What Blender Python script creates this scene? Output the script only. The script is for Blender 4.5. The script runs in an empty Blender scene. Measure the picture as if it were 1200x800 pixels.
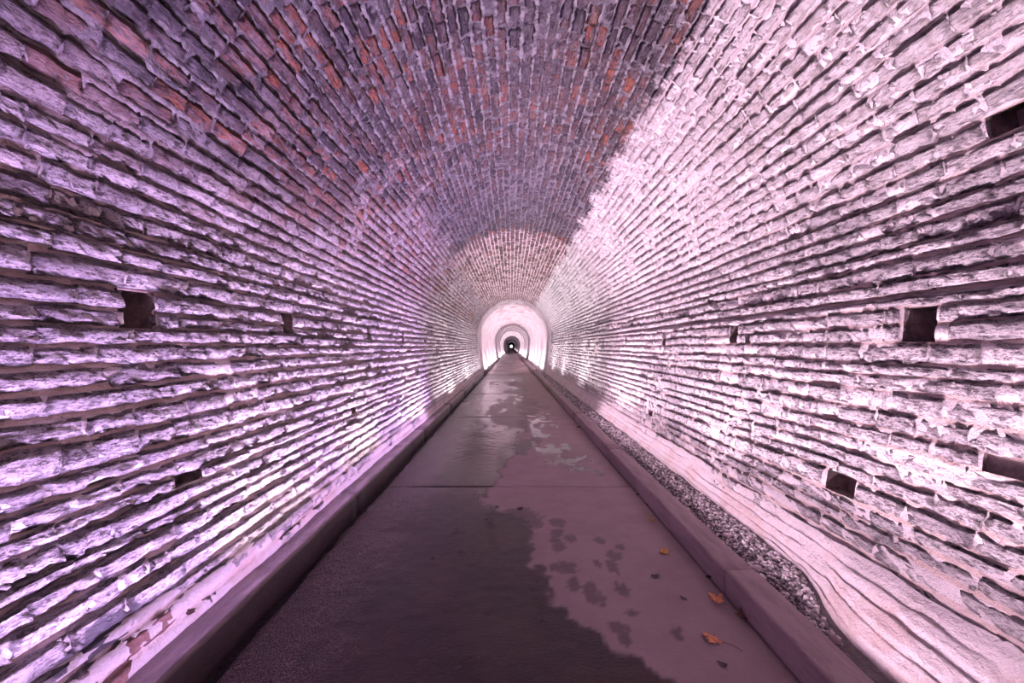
import bpy, bmesh, math, random
import numpy as np
from mathutils import Matrix, Vector

random.seed(7)
rng = np.random.default_rng(7)
scene = bpy.context.scene
COL = scene.collection

# ------------------------------------------------------------------ camera
F = 467.0                       # focal length in pixels of the 1200 px frame
CAMH = 1.6
cam_d = bpy.data.cameras.new('camera')
cam = bpy.data.objects.new('camera', cam_d)
COL.objects.link(cam)
cam.location = (0, 0, CAMH)
cam.rotation_euler = (math.pi / 2, 0, 0)
cam_d.sensor_width = 36
cam_d.lens = F / 1200 * 36
cam_d.shift_x = 1 / 1200
cam_d.shift_y = 6 / 1200
cam_d.clip_start = 0.05
cam_d.clip_end = 2000
scene.camera = cam

# ------------------------------------------------------------------ world, lights, exposure
w = bpy.data.worlds.new('overcast_sky')
scene.world = w
w.use_nodes = True
w.node_tree.nodes['Background'].inputs[0].default_value = (0.95, 0.93, 1.0, 1)
w.node_tree.nodes['Background'].inputs[1].default_value = 1.3

vs = scene.view_settings
vs.view_transform = 'Standard'
vs.look = 'None'
vs.exposure = 0.32
vs.gamma = 1
vs.use_curve_mapping = False
scene.cycles.sample_clamp_indirect = 6
scene.cycles.max_bounces = 10
scene.cycles.diffuse_bounces = 6


def strip_light(name, x, z, y0, y1, watts_per_m, color, side, tilt=6, width=0.03, spread=102):
    """a run of LED strip lying along the foot of a wall, tilted towards that wall"""
    d = bpy.data.lights.new(name, 'AREA')
    d.shape = 'RECTANGLE'
    d.size = width
    d.size_y = y1 - y0
    d.energy = watts_per_m * (y1 - y0)
    d.color = color
    d.spread = math.radians(spread)
    o = bpy.data.objects.new(name, d)
    COL.objects.link(o)
    o.location = (x, (y0 + y1) / 2, z)
    # local -Z is the emission direction: up, leaning by tilt towards the wall (side = -1 left, +1 right)
    t = math.radians(tilt)
    e = Vector((side * math.sin(t), 0, math.cos(t)))
    zax = -e
    yax = Vector((0, 1, 0))
    xax = yax.cross(zax)
    m = Matrix((xax, yax, zax)).transposed().to_4x4()
    m.translation = o.location
    o.matrix_world = m
    return o


VIOLET = (0.74, 0.47, 1.0)
PINK = (1.0, 0.70, 0.90)
WARM = (1.0, 0.86, 0.55)
FARC = (1.0, 0.84, 0.96)
strip_light('led_strip', -1.49, 0.19, -3.0, 8.6, 24, VIOLET, -1)
strip_light('led_strip', 1.62, 0.19, -3.0, 9.0, 22, PINK, 1)
strip_light('led_strip', -1.49, 0.19, -3.0, 8.0, 2.2, VIOLET, -1, 45, 0.03, 170)  # this and the next: added wide, weak strips that light the wall foot
strip_light('led_strip', 1.62, 0.19, -3.0, 9.0, 4, PINK, 1, 45, 0.03, 170)
strip_light('led_strip', -1.49, 0.19, 9.0, 22.8, 12.5, FARC, -1)
strip_light('led_strip', 1.62, 0.19, 9.2, 22.8, 12.5, FARC, 1)
for (sx, yy, ln, pw, c) in ((-1, 2.95, 1.0, 6, WARM), (-1, 4.7, 1.0, 9, WARM), (-1, 7.3, 1.0, 16, PINK), (-1, 11.5, 1.2, 9, FARC), (-1, 16.0, 1.2, 10, FARC),
                            (1, 4.3, 0.9, 9, PINK), (1, 7.4, 1.0, 16, PINK), (1, 12.0, 1.2, 10, FARC), (1, 16.5, 1.2, 12, FARC), (1, 20.0, 1.2, 14, FARC)):
    strip_light('led_lamp', -1.48 if sx < 0 else 1.64, 0.19, yy - ln / 2, yy + ln / 2, pw, c, sx, 12, 0.03, 112)
for (y0, y1, n, pw) in ((24.0, 46.0, 5, 26), (50.0, 95.0, 6, 28), (104.0, 150.0, 2, 8), (172.0, 200.0, 1, 20)):
    for k in range(n):
        d_ = (y1 - y0) / n
        for sx in (-1, 1):
            strip_light('led_strip', -1.49 if sx < 0 else 1.62, 0.19, y0 + d_ * (k + 0.2), y0 + d_ * (k + 0.8), pw, FARC, sx, 25, 0.03, 150)

# ------------------------------------------------------------------ small helpers


def structure(o):
    o['kind'] = 'structure'
    return o


def link(name, mesh, parent=None):
    o = bpy.data.objects.new(name, mesh)
    COL.objects.link(o)
    if parent is not None:
        o.parent = parent
    return o


def mesh_np(name, verts, faces, mat=None, smooth=False):
    """verts (n,3) array, faces (m,k) array"""
    me = bpy.data.meshes.new(name)
    verts = np.asarray(verts, dtype=np.float32)
    faces = np.asarray(faces, dtype=np.int32)
    k = faces.shape[1]
    me.vertices.add(len(verts))
    me.vertices.foreach_set('co', verts.ravel())
    me.loops.add(faces.size)
    me.loops.foreach_set('vertex_index', faces.ravel())
    me.polygons.add(len(faces))
    me.polygons.foreach_set('loop_start', np.arange(0, faces.size, k, dtype=np.int32))
    if smooth:
        me.polygons.foreach_set('use_smooth', np.ones(len(faces), dtype=bool))
    me.update(calc_edges=True)
    if mat:
        me.materials.append(mat)
    return me


def attr(me, name, vals):
    a = me.attributes.new(name, 'FLOAT', 'POINT')
    a.data.foreach_set('value', np.asarray(vals, dtype=np.float32).ravel())


def _hash(ix, iy, iz):
    n = (ix * 374761393 + iy * 668265263 + iz * 2147483647 + 1274126177) & 0xFFFFFFFF
    n = ((n ^ (n >> 13)) * 1274126177) & 0xFFFFFFFF
    n = (n ^ (n >> 16)) & 0xFFFFFFFF
    return n.astype(np.float64) / 4294967295.0


def vnoise(x, y, z=0.0):
    x, y, z = np.broadcast_arrays(np.asarray(x, float), np.asarray(y, float), np.asarray(z, float))
    ix, iy, iz = np.floor(x).astype(np.int64), np.floor(y).astype(np.int64), np.floor(z).astype(np.int64)
    fx, fy, fz = x - ix, y - iy, z - iz
    fx, fy, fz = [f * f * (3 - 2 * f) for f in (fx, fy, fz)]
    r = 0
    for dx in (0, 1):
        for dy in (0, 1):
            for dz in (0, 1):
                r = r + _hash(ix + dx, iy + dy, iz + dz) * (fx if dx else 1 - fx) * (fy if dy else 1 - fy) * (fz if dz else 1 - fz)
    return r * 2 - 1


def sstep(a, b, x):
    t = np.clip((np.asarray(x, float) - a) / (b - a), 0, 1)
    return t * t * (3 - 2 * t)


# ------------------------------------------------------------------ node helpers
class NT:
    def __init__(self, name):
        self.mat = bpy.data.materials.new(name)
        self.mat.use_nodes = True
        self.t = self.mat.node_tree
        self.t.nodes.clear()
        self.out = self.t.nodes.new('ShaderNodeOutputMaterial')
        self.b = self.t.nodes.new('ShaderNodeBsdfPrincipled')
        self.t.links.new(self.b.outputs[0], self.out.inputs[0])

    def n(self, kind, **kw):
        nd = self.t.nodes.new(kind)
        for k, v in kw.items():
            setattr(nd, k, v)
        return nd

    def put(self, sock, v):
        if isinstance(v, bpy.types.NodeSocket):
            self.t.links.new(v, sock)
        elif isinstance(v, (tuple, list)) and len(v) == 3 and sock.type == 'RGBA':
            sock.default_value = (*v, 1)
        else:
            sock.default_value = v

    def math(self, op, a, b=0.0, c=None, clamp=False):
        nd = self.n('ShaderNodeMath', operation=op, use_clamp=clamp)
        self.put(nd.inputs[0], a)
        self.put(nd.inputs[1], b)
        if c is not None:
            self.put(nd.inputs[2], c)
        return nd.outputs[0]

    def mix(self, f, a, b, blend='MIX'):
        nd = self.n('ShaderNodeMix', data_type='RGBA', blend_type=blend)
        self.put(nd.inputs[0], f)
        self.put(nd.inputs[6], a)
        self.put(nd.inputs[7], b)
        return nd.outputs[2]

    def step(self, a, b, x):
        nd = self.n('ShaderNodeMapRange', interpolation_type='SMOOTHSTEP')
        self.put(nd.inputs[0], x)
        self.put(nd.inputs[1], a)
        self.put(nd.inputs[2], b)
        return nd.outputs[0]

    def noise(self, vec, scale, detail=4, rough=0.6, dist=0.0):
        nd = self.n('ShaderNodeTexNoise')
        self.put(nd.inputs['Vector'], vec)
        nd.inputs['Scale'].default_value = scale
        nd.inputs['Detail'].default_value = detail
        nd.inputs['Roughness'].default_value = rough
        nd.inputs['Distortion'].default_value = dist
        return nd.outputs[0]

    def pos(self):
        return self.n('ShaderNodeNewGeometry').outputs['Position']

    def scaled(self, vec, s):
        nd = self.n('ShaderNodeVectorMath', operation='MULTIPLY')
        self.put(nd.inputs[0], vec)
        nd.inputs[1].default_value = s
        return nd.outputs[0]

    def sep(self, vec):
        nd = self.n('ShaderNodeSeparateXYZ')
        self.put(nd.inputs[0], vec)
        return nd.outputs

    def ramp(self, fac, stops, interp='LINEAR'):
        nd = self.n('ShaderNodeValToRGB')
        cr = nd.color_ramp
        cr.interpolation = interp
        while len(cr.elements) < len(stops):
            cr.elements.new(0.5)
        for e, (p, c) in zip(cr.elements, stops):
            e.position = p
            e.color = (*c, 1)
        self.put(nd.inputs[0], fac)
        return nd.outputs[0]

    def bump(self, h, dist, strength=1.0, normal=None):
        nd = self.n('ShaderNodeBump')
        nd.inputs['Strength'].default_value = strength
        nd.inputs['Distance'].default_value = dist
        self.put(nd.inputs['Height'], h)
        if normal is not None:
            self.put(nd.inputs['Normal'], normal)
        return nd.outputs[0]

    def finish(self, color, rough, normal=None, spec=0.3):
        self.put(self.b.inputs['Base Color'], color)
        self.put(self.b.inputs['Roughness'], rough)
        self.put(self.b.inputs['Specular IOR Level'], spec)
        if normal is not None:
            self.put(self.b.inputs['Normal'], normal)
        return self.mat


# ------------------------------------------------------------------ tunnel section
X0, W, SPR = 0.17, 2.13, 2.19        # centre line, half width, springing height
LEAN = 0.31


def curve(piece, u):
    """piece -1 left wall (u = height), 0 vault (u = arc length from the left), 1 right wall (u = height)"""
    u = np.asarray(u, float)
    if piece == 0:
        a = math.pi - u / W
        return X0 + W * np.cos(a), SPR + W * np.sin(a)
    lean = LEAN * np.clip(1 - u / SPR, 0, 1.1) ** 1.6
    return X0 + piece * (W - lean), u


def frame(piece, u):
    e = 0.004
    x1, z1 = curve(piece, np.asarray(u) - e)
    x2, z2 = curve(piece, np.asarray(u) + e)
    tx, tz = x2 - x1, z2 - z1
    l = np.hypot(tx, tz)
    tx, tz = tx / l, tz / l
    if piece == 1:
        return tx, tz, -tz, tx      # inward = -x
    return tx, tz, tz, -tx          # left wall: +x ; vault: towards the axis


NCW, NCV = 23, 67
PITCHW = SPR / NCW
PITCHV = math.pi * W / NCV
YB0, YEND = -6.0, 23.0


_B = {}
for _p, _n, _l in ((-1, NCW, SPR), (0, NCV, math.pi * W), (1, NCW, SPR)):
    _h = 1 + (0.16 if _p else 0.10) * np.clip(np.random.default_rng(50 + _p).standard_normal(_n), -1.6, 1.6)
    _B[_p] = np.concatenate([[0], np.cumsum(_h)]) * _l / _h.sum()


def bounds(piece):
    return _B[piece]


def wave(piece, b, y):
    """waviness of the bed joint number b"""
    b = np.asarray(b, float)
    amp = 0.013 if piece else 0.008
    k = piece * 40 + 3
    return amp * (vnoise(b * 1.7 + 0.5, np.asarray(y) * 1.1, k) + 0.6 * vnoise(b * 1.7 + 7.5, np.asarray(y) * 3.7, k + 5))


def swell(piece, u, y):
    """low frequency bulging of the masonry face"""
    return 0.016 * vnoise(np.asarray(u) * 1.3, np.asarray(y) * 0.8, piece * 9 + 2) + 0.007 * vnoise(np.asarray(u) * 4, np.asarray(y) * 2.6, piece * 9 + 30)


def angdeg(piece, u):
    u = np.asarray(u, float)
    if piece == 0:
        return (u / W) / math.pi * 180 - 90
    return np.full(np.shape(u), 90.0 * piece)


def mortar_depth(piece, u, y):
    """(level of the mortar between brick ends, level of the bed joints, brick level), metres inward"""
    u = np.asarray(u, float) + 0 * np.asarray(y, float)
    y = np.asarray(y, float) + 0 * u
    nz = vnoise(u * 2.1, y * 1.7, 77 + piece)
    if piece == -1:
        low = sstep(0.42, 0.20, u + 0.14 * nz)
        proud = -0.012 + 0.024 * low
        joint = -0.036 + 0.020 * nz * (nz > 0) + 0.036 * low
        return proud, joint, 0 * u
    if piece == 1:
        low = sstep(0.62, 0.18, u + 0.12 * nz)
        proud = -0.008 + 0.009 * low
        joint = -0.018 + 0.014 * nz + 0.012 * low
        return proud, joint, 0 * u
    a = angdeg(0, u) + 4 * nz
    left = sstep(-48, -72, a)
    white = sstep(31, 36, a) * sstep(88, 66, a)
    spring = sstep(66, 88, a)
    crown = 1 - np.clip(left + white + spring, 0, 1)
    proud = crown * (-0.009) + left * (-0.012) + white * (-0.009) + spring * (-0.012)
    joint = crown * (-0.008 + 0.010 * vnoise(u * 4.1, y * 2.3, 42)) + left * (-0.020 + 0.024 * vnoise(u * 3.1, y * 3.3, 41)) + white * (-0.010 + 0.012 * nz) + spring * (-0.024)
    br = 0 * u
    return proud, joint, br


# ------------------------------------------------------------------ putlog holes: piece, y0, y1, first course, number of courses, depth
HOLES = []


def hole(piece, y0, y1, h0, n=2, depth=0.24):
    b = bounds(piece)
    c = int(np.argmin(np.abs(b - h0)))
    HOLES.append((piece, y0, y1, c, n, depth))


hole(-1, 2.00, 2.19, 1.665)
hole(-1, 3.40, 3.57, 1.665)
hole(-1, 5.38, 5.55, 1.665)
hole(-1, 7.10, 7.28, 1.665)
hole(-1, 8.95, 9.12, 1.665)
hole(-1, 2.20, 2.37, 0.86, 1, 0.16)
hole(-1, 4.55, 4.72, 0.86, 1, 0.16)
hole(1, 2.12, 2.33, 1.62)
hole(1, 4.02, 4.18, 1.62)
hole(1, 3.80, 3.90, 1.62, 1, 0.10)
hole(1, 5.90, 6.06, 1.62)
hole(1, 7.82, 7.98, 1.62)
hole(1, 9.72, 9.88, 1.62)
hole(1, 11.6, 11.76, 1.62)
hole(1, 2.50, 2.74, 0.665, 1, 0.18)
hole(1, 5.95, 6.15, 0.57, 1, 0.18)
hole(1, 1.55, 1.88, 1.045, 1, 0.045)
hole(0, 1.72, 1.92, math.pi * W - 0.53, 1, 0.2)


# ------------------------------------------------------------------ materials of the masonry
def masonry_coords(m):
    p = m.pos()
    s = m.sep(p)
    dx = m.math('SUBTRACT', s[0], X0)
    dz = m.math('SUBTRACT', s[2], SPR)
    ang = m.math('MULTIPLY', m.math('ARCTAN2', dx, m.math('MAXIMUM', dz, 0.0001)), 180 / math.pi)
    return p, s, ang


def zone_nodes(m, p, s, ang):
    n1 = m.noise(p, 1.6, 4, 0.65)
    n1c = m.math('SUBTRACT', n1, 0.5)
    a = m.math('ADD', ang, m.math('MULTIPLY', n1c, 22))
    aw = m.math('ADD', ang, m.math('ADD', m.math('MULTIPLY', n1c, 16), m.math('MULTIPLY', m.math('SUBTRACT', m.noise(p, 9, 4, 0.7), 0.5), 12)))
    white = m.step(32, 36, aw)                                         # limewash on the right haunch
    leftlim = m.math('ADD', -72.0, m.math('MULTIPLY', m.step(3.0, 6.5, s[1]), 26.0))
    left = m.math('SUBTRACT', 1.0, m.step(0, 16, m.math('SUBTRACT', a, m.math('SUBTRACT', leftlim, 8.0))))
    crown = m.math('SUBTRACT', m.math('SUBTRACT', 1.0, white), left, clamp=True)
    return n1, white, left, crown


def brick_material(name, source):
    m = NT(name)
    p, s, ang = masonry_coords(m)
    if source == 'object':
        rnd = m.n('ShaderNodeObjectInfo').outputs['Random']
    else:
        rnd = m.n('ShaderNodeAttribute', attribute_name='rnd').outputs['Fac']
    n1, white, left, crown = zone_nodes(m, p, s, ang)
    fine = m.noise(m.scaled(p, (1, 0.45, 1.3)), 40, 7, 0.75)
    mid = m.noise(p, 13, 5, 0.65)
    rel = m.noise(m.scaled(p, (1, 0.30, 1)), 75, 4, 0.65)             # thin layers along the bed
    # squared stone of the walls
    stone = m.ramp(rnd, [(0.0, (0.44, 0.40, 0.43)), (0.35, (0.57, 0.53, 0.55)), (0.7, (0.66, 0.62, 0.64)), (1.0, (0.72, 0.66, 0.68))])
    stone = m.mix(m.step(0.52, 0.70, mid), stone, (0.74, 0.70, 0.72))
    stone = m.mix(m.math('MULTIPLY', m.step(0.515, 0.585, fine), 0.85), stone, (0.10, 0.08, 0.09))
    pit = m.noise(m.scaled(p, (1.2, 0.5, 1.5)), 90, 4, 0.7)
    stone = m.mix(m.math('MULTIPLY', m.step(0.53, 0.58, pit), 0.65), stone, (0.12, 0.09, 0.10))
    big = m.step(0.50, 0.66, m.noise(p, 4.2, 5, 0.7))
    stone = m.mix(m.math('MULTIPLY', big, m.math('MULTIPLY', m.step(0.47, 0.55, fine), 0.55)), stone, (0.14, 0.11, 0.12))
    # limewashed courses of the right haunch
    wash = m.mix(m.step(0.46, 0.66, mid), (0.69, 0.65, 0.66), (0.50, 0.44, 0.43))
    wash = m.mix(m.math('MULTIPLY', m.step(0.53, 0.59, fine), 0.7), wash, (0.30, 0.25, 0.26))
    # red brick of the crown with soot
    r2 = m.n('ShaderNodeTexWhiteNoise', noise_dimensions='1D')
    m.put(r2.inputs['W'], m.math('MULTIPLY', rnd, 913.7))
    red = m.ramp(r2.outputs['Value'], [(0.0, (0.055, 0.045, 0.055)), (0.30, (0.12, 0.085, 0.095)), (0.52, (0.22, 0.11, 0.095)),
                                       (0.78, (0.30, 0.105, 0.070)), (0.93, (0.44, 0.15, 0.080)), (1.0, (0.26, 0.16, 0.13))])
    soot = m.step(0.43, 0.57, m.noise(m.scaled(p, (1.6, 0.5, 1.6)), 5.0, 5, 0.7))
    red = m.mix(m.math('MULTIPLY', soot, 0.78), red, (0.07, 0.062, 0.075))
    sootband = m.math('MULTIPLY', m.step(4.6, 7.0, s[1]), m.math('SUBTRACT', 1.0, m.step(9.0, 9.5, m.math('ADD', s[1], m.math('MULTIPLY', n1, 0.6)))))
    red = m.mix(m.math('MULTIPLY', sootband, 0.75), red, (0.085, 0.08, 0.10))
    ctr = m.math('SUBTRACT', 1.0, m.step(4, 15, m.math('ABSOLUTE', m.math('SUBTRACT', ang, 2.0))))
    smear = m.step(0.52, 0.60, m.math('ADD', m.noise(m.scaled(p, (2.2, 0.45, 2.2)), 13, 5, 0.7), m.math('MULTIPLY', ctr, 0.10)))
    red = m.mix(m.math('MULTIPLY', smear, 0.55), red, (0.20, 0.175, 0.19))
    red = m.mix(m.math('MULTIPLY', m.step(0.54, 0.62, fine), 0.6), red, (0.045, 0.04, 0.05))
    red = m.mix(m.math('MULTIPLY', m.step(0.53, 0.59, m.noise(m.scaled(p, (1, 0.16, 1)), 60, 4, 0.7)), 0.7), red, (0.035, 0.03, 0.038))
    red = m.mix(m.math('MULTIPLY', m.step(0.55, 0.61, m.noise(m.scaled(p, (1, 0.14, 1)), 34, 5, 0.7)), 0.5), red, (0.26, 0.235, 0.26))
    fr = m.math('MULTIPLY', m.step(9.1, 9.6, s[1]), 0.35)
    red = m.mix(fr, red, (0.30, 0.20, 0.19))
    # salts blooming on the left haunch
    salt = m.step(0.52, 0.68, m.noise(p, 2.6, 5, 0.7))
    lc = m.mix(m.math('MULTIPLY', m.step(-95, -68, ang), m.math('ADD', 0.35, m.math('MULTIPLY', m.step(0.3, 0.7, r2.outputs['Value']), 0.55))), stone, m.ramp(r2.outputs['Color'], [(0.0, (0.10, 0.075, 0.085)), (0.5, (0.20, 0.115, 0.115)), (1.0, (0.30, 0.13, 0.09))]))
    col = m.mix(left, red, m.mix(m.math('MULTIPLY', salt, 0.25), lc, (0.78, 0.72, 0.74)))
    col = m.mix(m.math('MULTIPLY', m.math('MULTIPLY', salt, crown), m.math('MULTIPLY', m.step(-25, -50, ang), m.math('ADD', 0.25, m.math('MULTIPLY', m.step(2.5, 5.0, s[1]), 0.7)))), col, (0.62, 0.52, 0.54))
    col = m.mix(white, col, m.mix(m.step(70, 88, ang), wash, stone))
    # patina at the foot
    foot = m.math('SUBTRACT', 1.0, m.step(0.15, 0.6, s[2]))
    col = m.mix(m.math('MULTIPLY', foot, 0.5), col, (0.74, 0.66, 0.66))
    def near(c, r0, r1, sc):
        v = m.n('ShaderNodeVectorMath', operation='SUBTRACT')
        m.put(v.inputs[0], p)
        v.inputs[1].default_value = c
        l = m.n('ShaderNodeVectorMath', operation='LENGTH')
        m.put(l.inputs[0], m.scaled(v.outputs[0], sc))
        return m.math('SUBTRACT', 1.0, m.step(r0, r1, m.math('ADD', l.outputs['Value'], m.math('MULTIPLY', m.math('SUBTRACT', mid, 0.5), 0.25))))
    col = m.mix(m.math('MULTIPLY', near((-1.70, 1.72, 0.36), 0.09, 0.14, (1, 0.6, 1.4)), 0.9), col, (0.13, 0.125, 0.15))
    col = m.mix(m.math('MULTIPLY', near((-1.66, 1.85, 0.17), 0.10, 0.18, (1, 0.4, 1)), 0.8), col, (0.52, 0.26, 0.22))
    h = m.math('ADD', m.math('MULTIPLY', rel, 0.5), m.math('MULTIPLY', fine, 0.6))
    h = m.math('ADD', h, m.math('MULTIPLY', mid, 0.8))
    nrm = m.bump(h, 0.06, 1.0)
    return m.finish(col, 0.85, nrm, 0.25)


def mortar_material():
    m = NT('mortar')
    p, s, ang = masonry_coords(m)
    n1, white, left, crown = zone_nodes(m, p, s, ang)
    pr = m.n('ShaderNodeAttribute', attribute_name='proud').outputs['Fac']
    mid = m.noise(p, 14, 5, 0.65)
    fine = m.noise(p, 60, 5, 0.65)
    wallc = m.mix(pr, (0.60, 0.47, 0.43), (0.66, 0.60, 0.61))
    wallc = m.mix(m.math('MULTIPLY', m.step(0.55, 0.68, mid), 0.3), wallc, (0.38, 0.30, 0.28))
    crownc = m.mix(m.step(0.42, 0.60, mid), m.mix(pr, (0.25, 0.235, 0.245), (0.15, 0.138, 0.148)), (0.085, 0.079, 0.088))
    sootband = m.math('MULTIPLY', m.step(4.6, 7.0, s[1]), m.math('SUBTRACT', 1.0, m.step(9.0, 9.5, m.math('ADD', s[1], m.math('MULTIPLY', n1, 0.6)))))
    crownc = m.mix(m.math('MULTIPLY', sootband, 0.6), crownc, (0.17, 0.155, 0.18))
    crownc = m.mix(m.step(9.1, 9.6, s[1]), crownc, m.mix(pr, (0.66, 0.54, 0.56), (0.36, 0.27, 0.28)))
    whitec = m.mix(pr, (0.50, 0.43, 0.43), (0.68, 0.64, 0.65))
    leftc = m.mix(pr, (0.20, 0.155, 0.15), (0.34, 0.305, 0.345))
    col = m.mix(left, crownc, m.mix(m.step(-82, -90, ang), leftc, wallc))
    col = m.mix(white, col, m.mix(m.step(70, 88, ang), whitec, wallc))
    foot = m.math('SUBTRACT', 1.0, m.step(0.12, 0.5, s[2]))
    col = m.mix(m.math('MULTIPLY', foot, 0.6), col, (0.72, 0.63, 0.63))
    rust = m.math('MULTIPLY', m.math('MULTIPLY', m.step(0.42, 0.22, s[2]), m.step(0.50, 0.62, m.noise(p, 3.1, 4, 0.6))), 0.28)
    col = m.mix(rust, col, (0.50, 0.28, 0.20))
    nrm = m.bump(m.math('ADD', m.math('MULTIPLY', fine, 0.4), mid), 0.03, 1.0)
    return m.finish(col, 0.9, nrm, 0.2)


M_BRICK_O = brick_material('brick_face', 'object')
M_BRICK_S = brick_material('brick_face_many', 'attribute')
M_MORTAR = mortar_material()


# ------------------------------------------------------------------ mortar bed of a wall or of the vault
def mortar_bed(piece):
    b = bounds(piece)
    nc = len(b) - 1
    fr = np.array([0.0, 0.11, 0.20, 0.5, 0.80, 0.89])
    wt = np.array([1.0, 0.85, 0.0, 0.0, 0.0, 0.85])
    us, ws, bb = [], [], []
    for c in range(nc):
        for f_, w_ in zip(fr, wt):
            us.append(b[c] + f_ * (b[c + 1] - b[c]))
            ws.append(w_)
            bb.append(c + f_)
    us.append(b[-1]); ws.append(1.0); bb.append(float(nc))
    if piece:
        us = [-0.25] + us; ws = [0.0] + ws; bb = [-0.5] + bb
    us, ws, bb = np.array(us), np.array(ws), np.array(bb)
    ys = np.concatenate([np.arange(YB0, 0.2, 0.4), np.arange(0.2, 7, 0.045), np.arange(7, YEND, 0.12), [YEND]])
    U, Y = np.meshgrid(us, ys, indexing='ij')
    WT = np.repeat(ws[:, None], len(ys), 1)
    BB = np.repeat(bb[:, None], len(ys), 1)
    b0 = np.floor(BB)
    wv = wave(piece, b0, Y) * (1 - (BB - b0)) + wave(piece, b0 + 1, Y) * (BB - b0)
    if piece == 0:
        wv *= np.clip(np.minimum(BB, nc - BB), 0, 1)
    else:
        wv *= np.clip(nc - BB, 0, 1)
    Uw = U + wv
    proud, joint, _ = mortar_depth(piece, U, Y)
    extra = 0
    if piece == 1:                                   # the wide raked joint under the ledge at 1.91 m
        extra = -0.050 * np.exp(-((BB - 19.88) / 0.26) ** 4)
    if piece == -1:
        extra = -0.012 * np.exp(-((BB - 20.0) / 0.22) ** 2)
    d = proud * (1 - WT) + joint * WT + extra + swell(piece, U, Y) + (0.005 if piece else 0.0025) * vnoise(U * 22, Y * 9, 5) + 0.003 * vnoise(U * 50, Y * 26, 8)
    fade = np.clip(np.minimum(BB, nc - BB) * 2, 0, 1) if piece == 0 else np.clip((nc - BB) * 2, 0, 1)
    d = d * fade - 0.03 * (1 - fade)
    x, z = curve(piece, Uw)
    _, _, nx, nz = frame(piece, Uw)
    V = np.stack([x + nx * d, Y, z + nz * d], -1)
    n1, n2 = U.shape
    idx = np.arange(n1 * n2).reshape(n1, n2)
    A, B, C, D = idx[:-1, :-1], idx[1:, :-1], idx[1:, 1:], idx[:-1, 1:]
    Fq = np.stack([A, D, C, B] if piece != 1 else [A, B, C, D], -1)
    um = 0.25 * (U[:-1, :-1] + U[1:, :-1] + U[1:, 1:] + U[:-1, 1:])
    ym = 0.25 * (Y[:-1, :-1] + Y[1:, :-1] + Y[1:, 1:] + Y[:-1, 1:])
    keep = np.ones(um.shape, bool)
    for (pc, y0, y1, c, n, dep) in HOLES:
        if pc == piece:
            keep &= ~((um > b[c]) & (um < b[c + n]) & (ym > y0) & (ym < y1))
    me = mesh_np('mortar_bed', V.reshape(-1, 3), Fq[keep], M_MORTAR, smooth=True)
    attr(me, 'proud', (1 - WT).ravel())
    return me


# ------------------------------------------------------------------ one brick: rough front, wavy edges, sides running back into the mortar
def brick_template(seed, nx=11, nz=4, rough=1.0):
    """unit length (X) and height (Z); Y is metres out of the wall. returns verts, quads"""
    r = np.random.default_rng(seed)
    xs = np.linspace(-0.5, 0.5, nx + 1)
    zs = np.linspace(-0.5, 0.5, nz + 1)
    Xg, Zg = np.meshgrid(xs, zs, indexing='ij')
    Xo, Zo = Xg.copy(), Zg.copy()
    sd = seed * 3.7
    edge = np.maximum(np.abs(Xg) * 2, np.abs(Zg) * 2) > 0.99
    Zo += 0.10 * vnoise(Xg * 5 + sd, np.sign(Zg) * 3 + sd, 1) * np.abs(Zg) * 2 * rough
    Xo += 0.035 * vnoise(Zg * 4 + sd, np.sign(Xg) * 3, 2) * np.abs(Xg) * 2 * rough
    Yo = (0.009 * vnoise(Xg * 4 + sd, Zg * 2.5, 3) + 0.007 * vnoise(Xg * 9 + sd, Zg * 5, 4)) * rough
    Yo += 0.0045 * r.standard_normal(Xg.shape) * rough
    Yo -= np.where(edge, 0.006 + 0.004 * r.random(Xg.shape), 0)
    verts = np.stack([Xo, Yo, Zo], -1).reshape(-1, 3)
    idx = np.arange((nx + 1) * (nz + 1)).reshape(nx + 1, nz + 1)
    f = np.stack([idx[:-1, :-1], idx[1:, :-1], idx[1:, 1:], idx[:-1, 1:]], -1).reshape(-1, 4)
    ring = list(idx[:, 0]) + list(idx[-1, 1:]) + list(idx[-2::-1, -1]) + list(idx[0, -2:0:-1])
    back = verts[ring].copy()
    back[:, 1] = -0.06
    n0 = len(verts)
    verts = np.concatenate([verts, back])
    k = len(ring)
    sk = [[ring[(i + 1) % k], ring[i], n0 + i, n0 + (i + 1) % k] for i in range(k)]
    return verts, np.concatenate([f, np.array(sk)])


NT_VAR = 20
TPL_A = [brick_template(i) for i in range(NT_VAR)]
TPL_B = [brick_template(100 + i, 5, 2) for i in range(NT_VAR)]
TPL_C = [brick_template(200 + i, 3, 1, 0.7) for i in range(NT_VAR)]
SHARED = []
for i in range(NT_VAR):
    SHARED.append(mesh_np('brick_block', TPL_A[i][0], TPL_A[i][1], M_BRICK_O, smooth=False))


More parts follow.
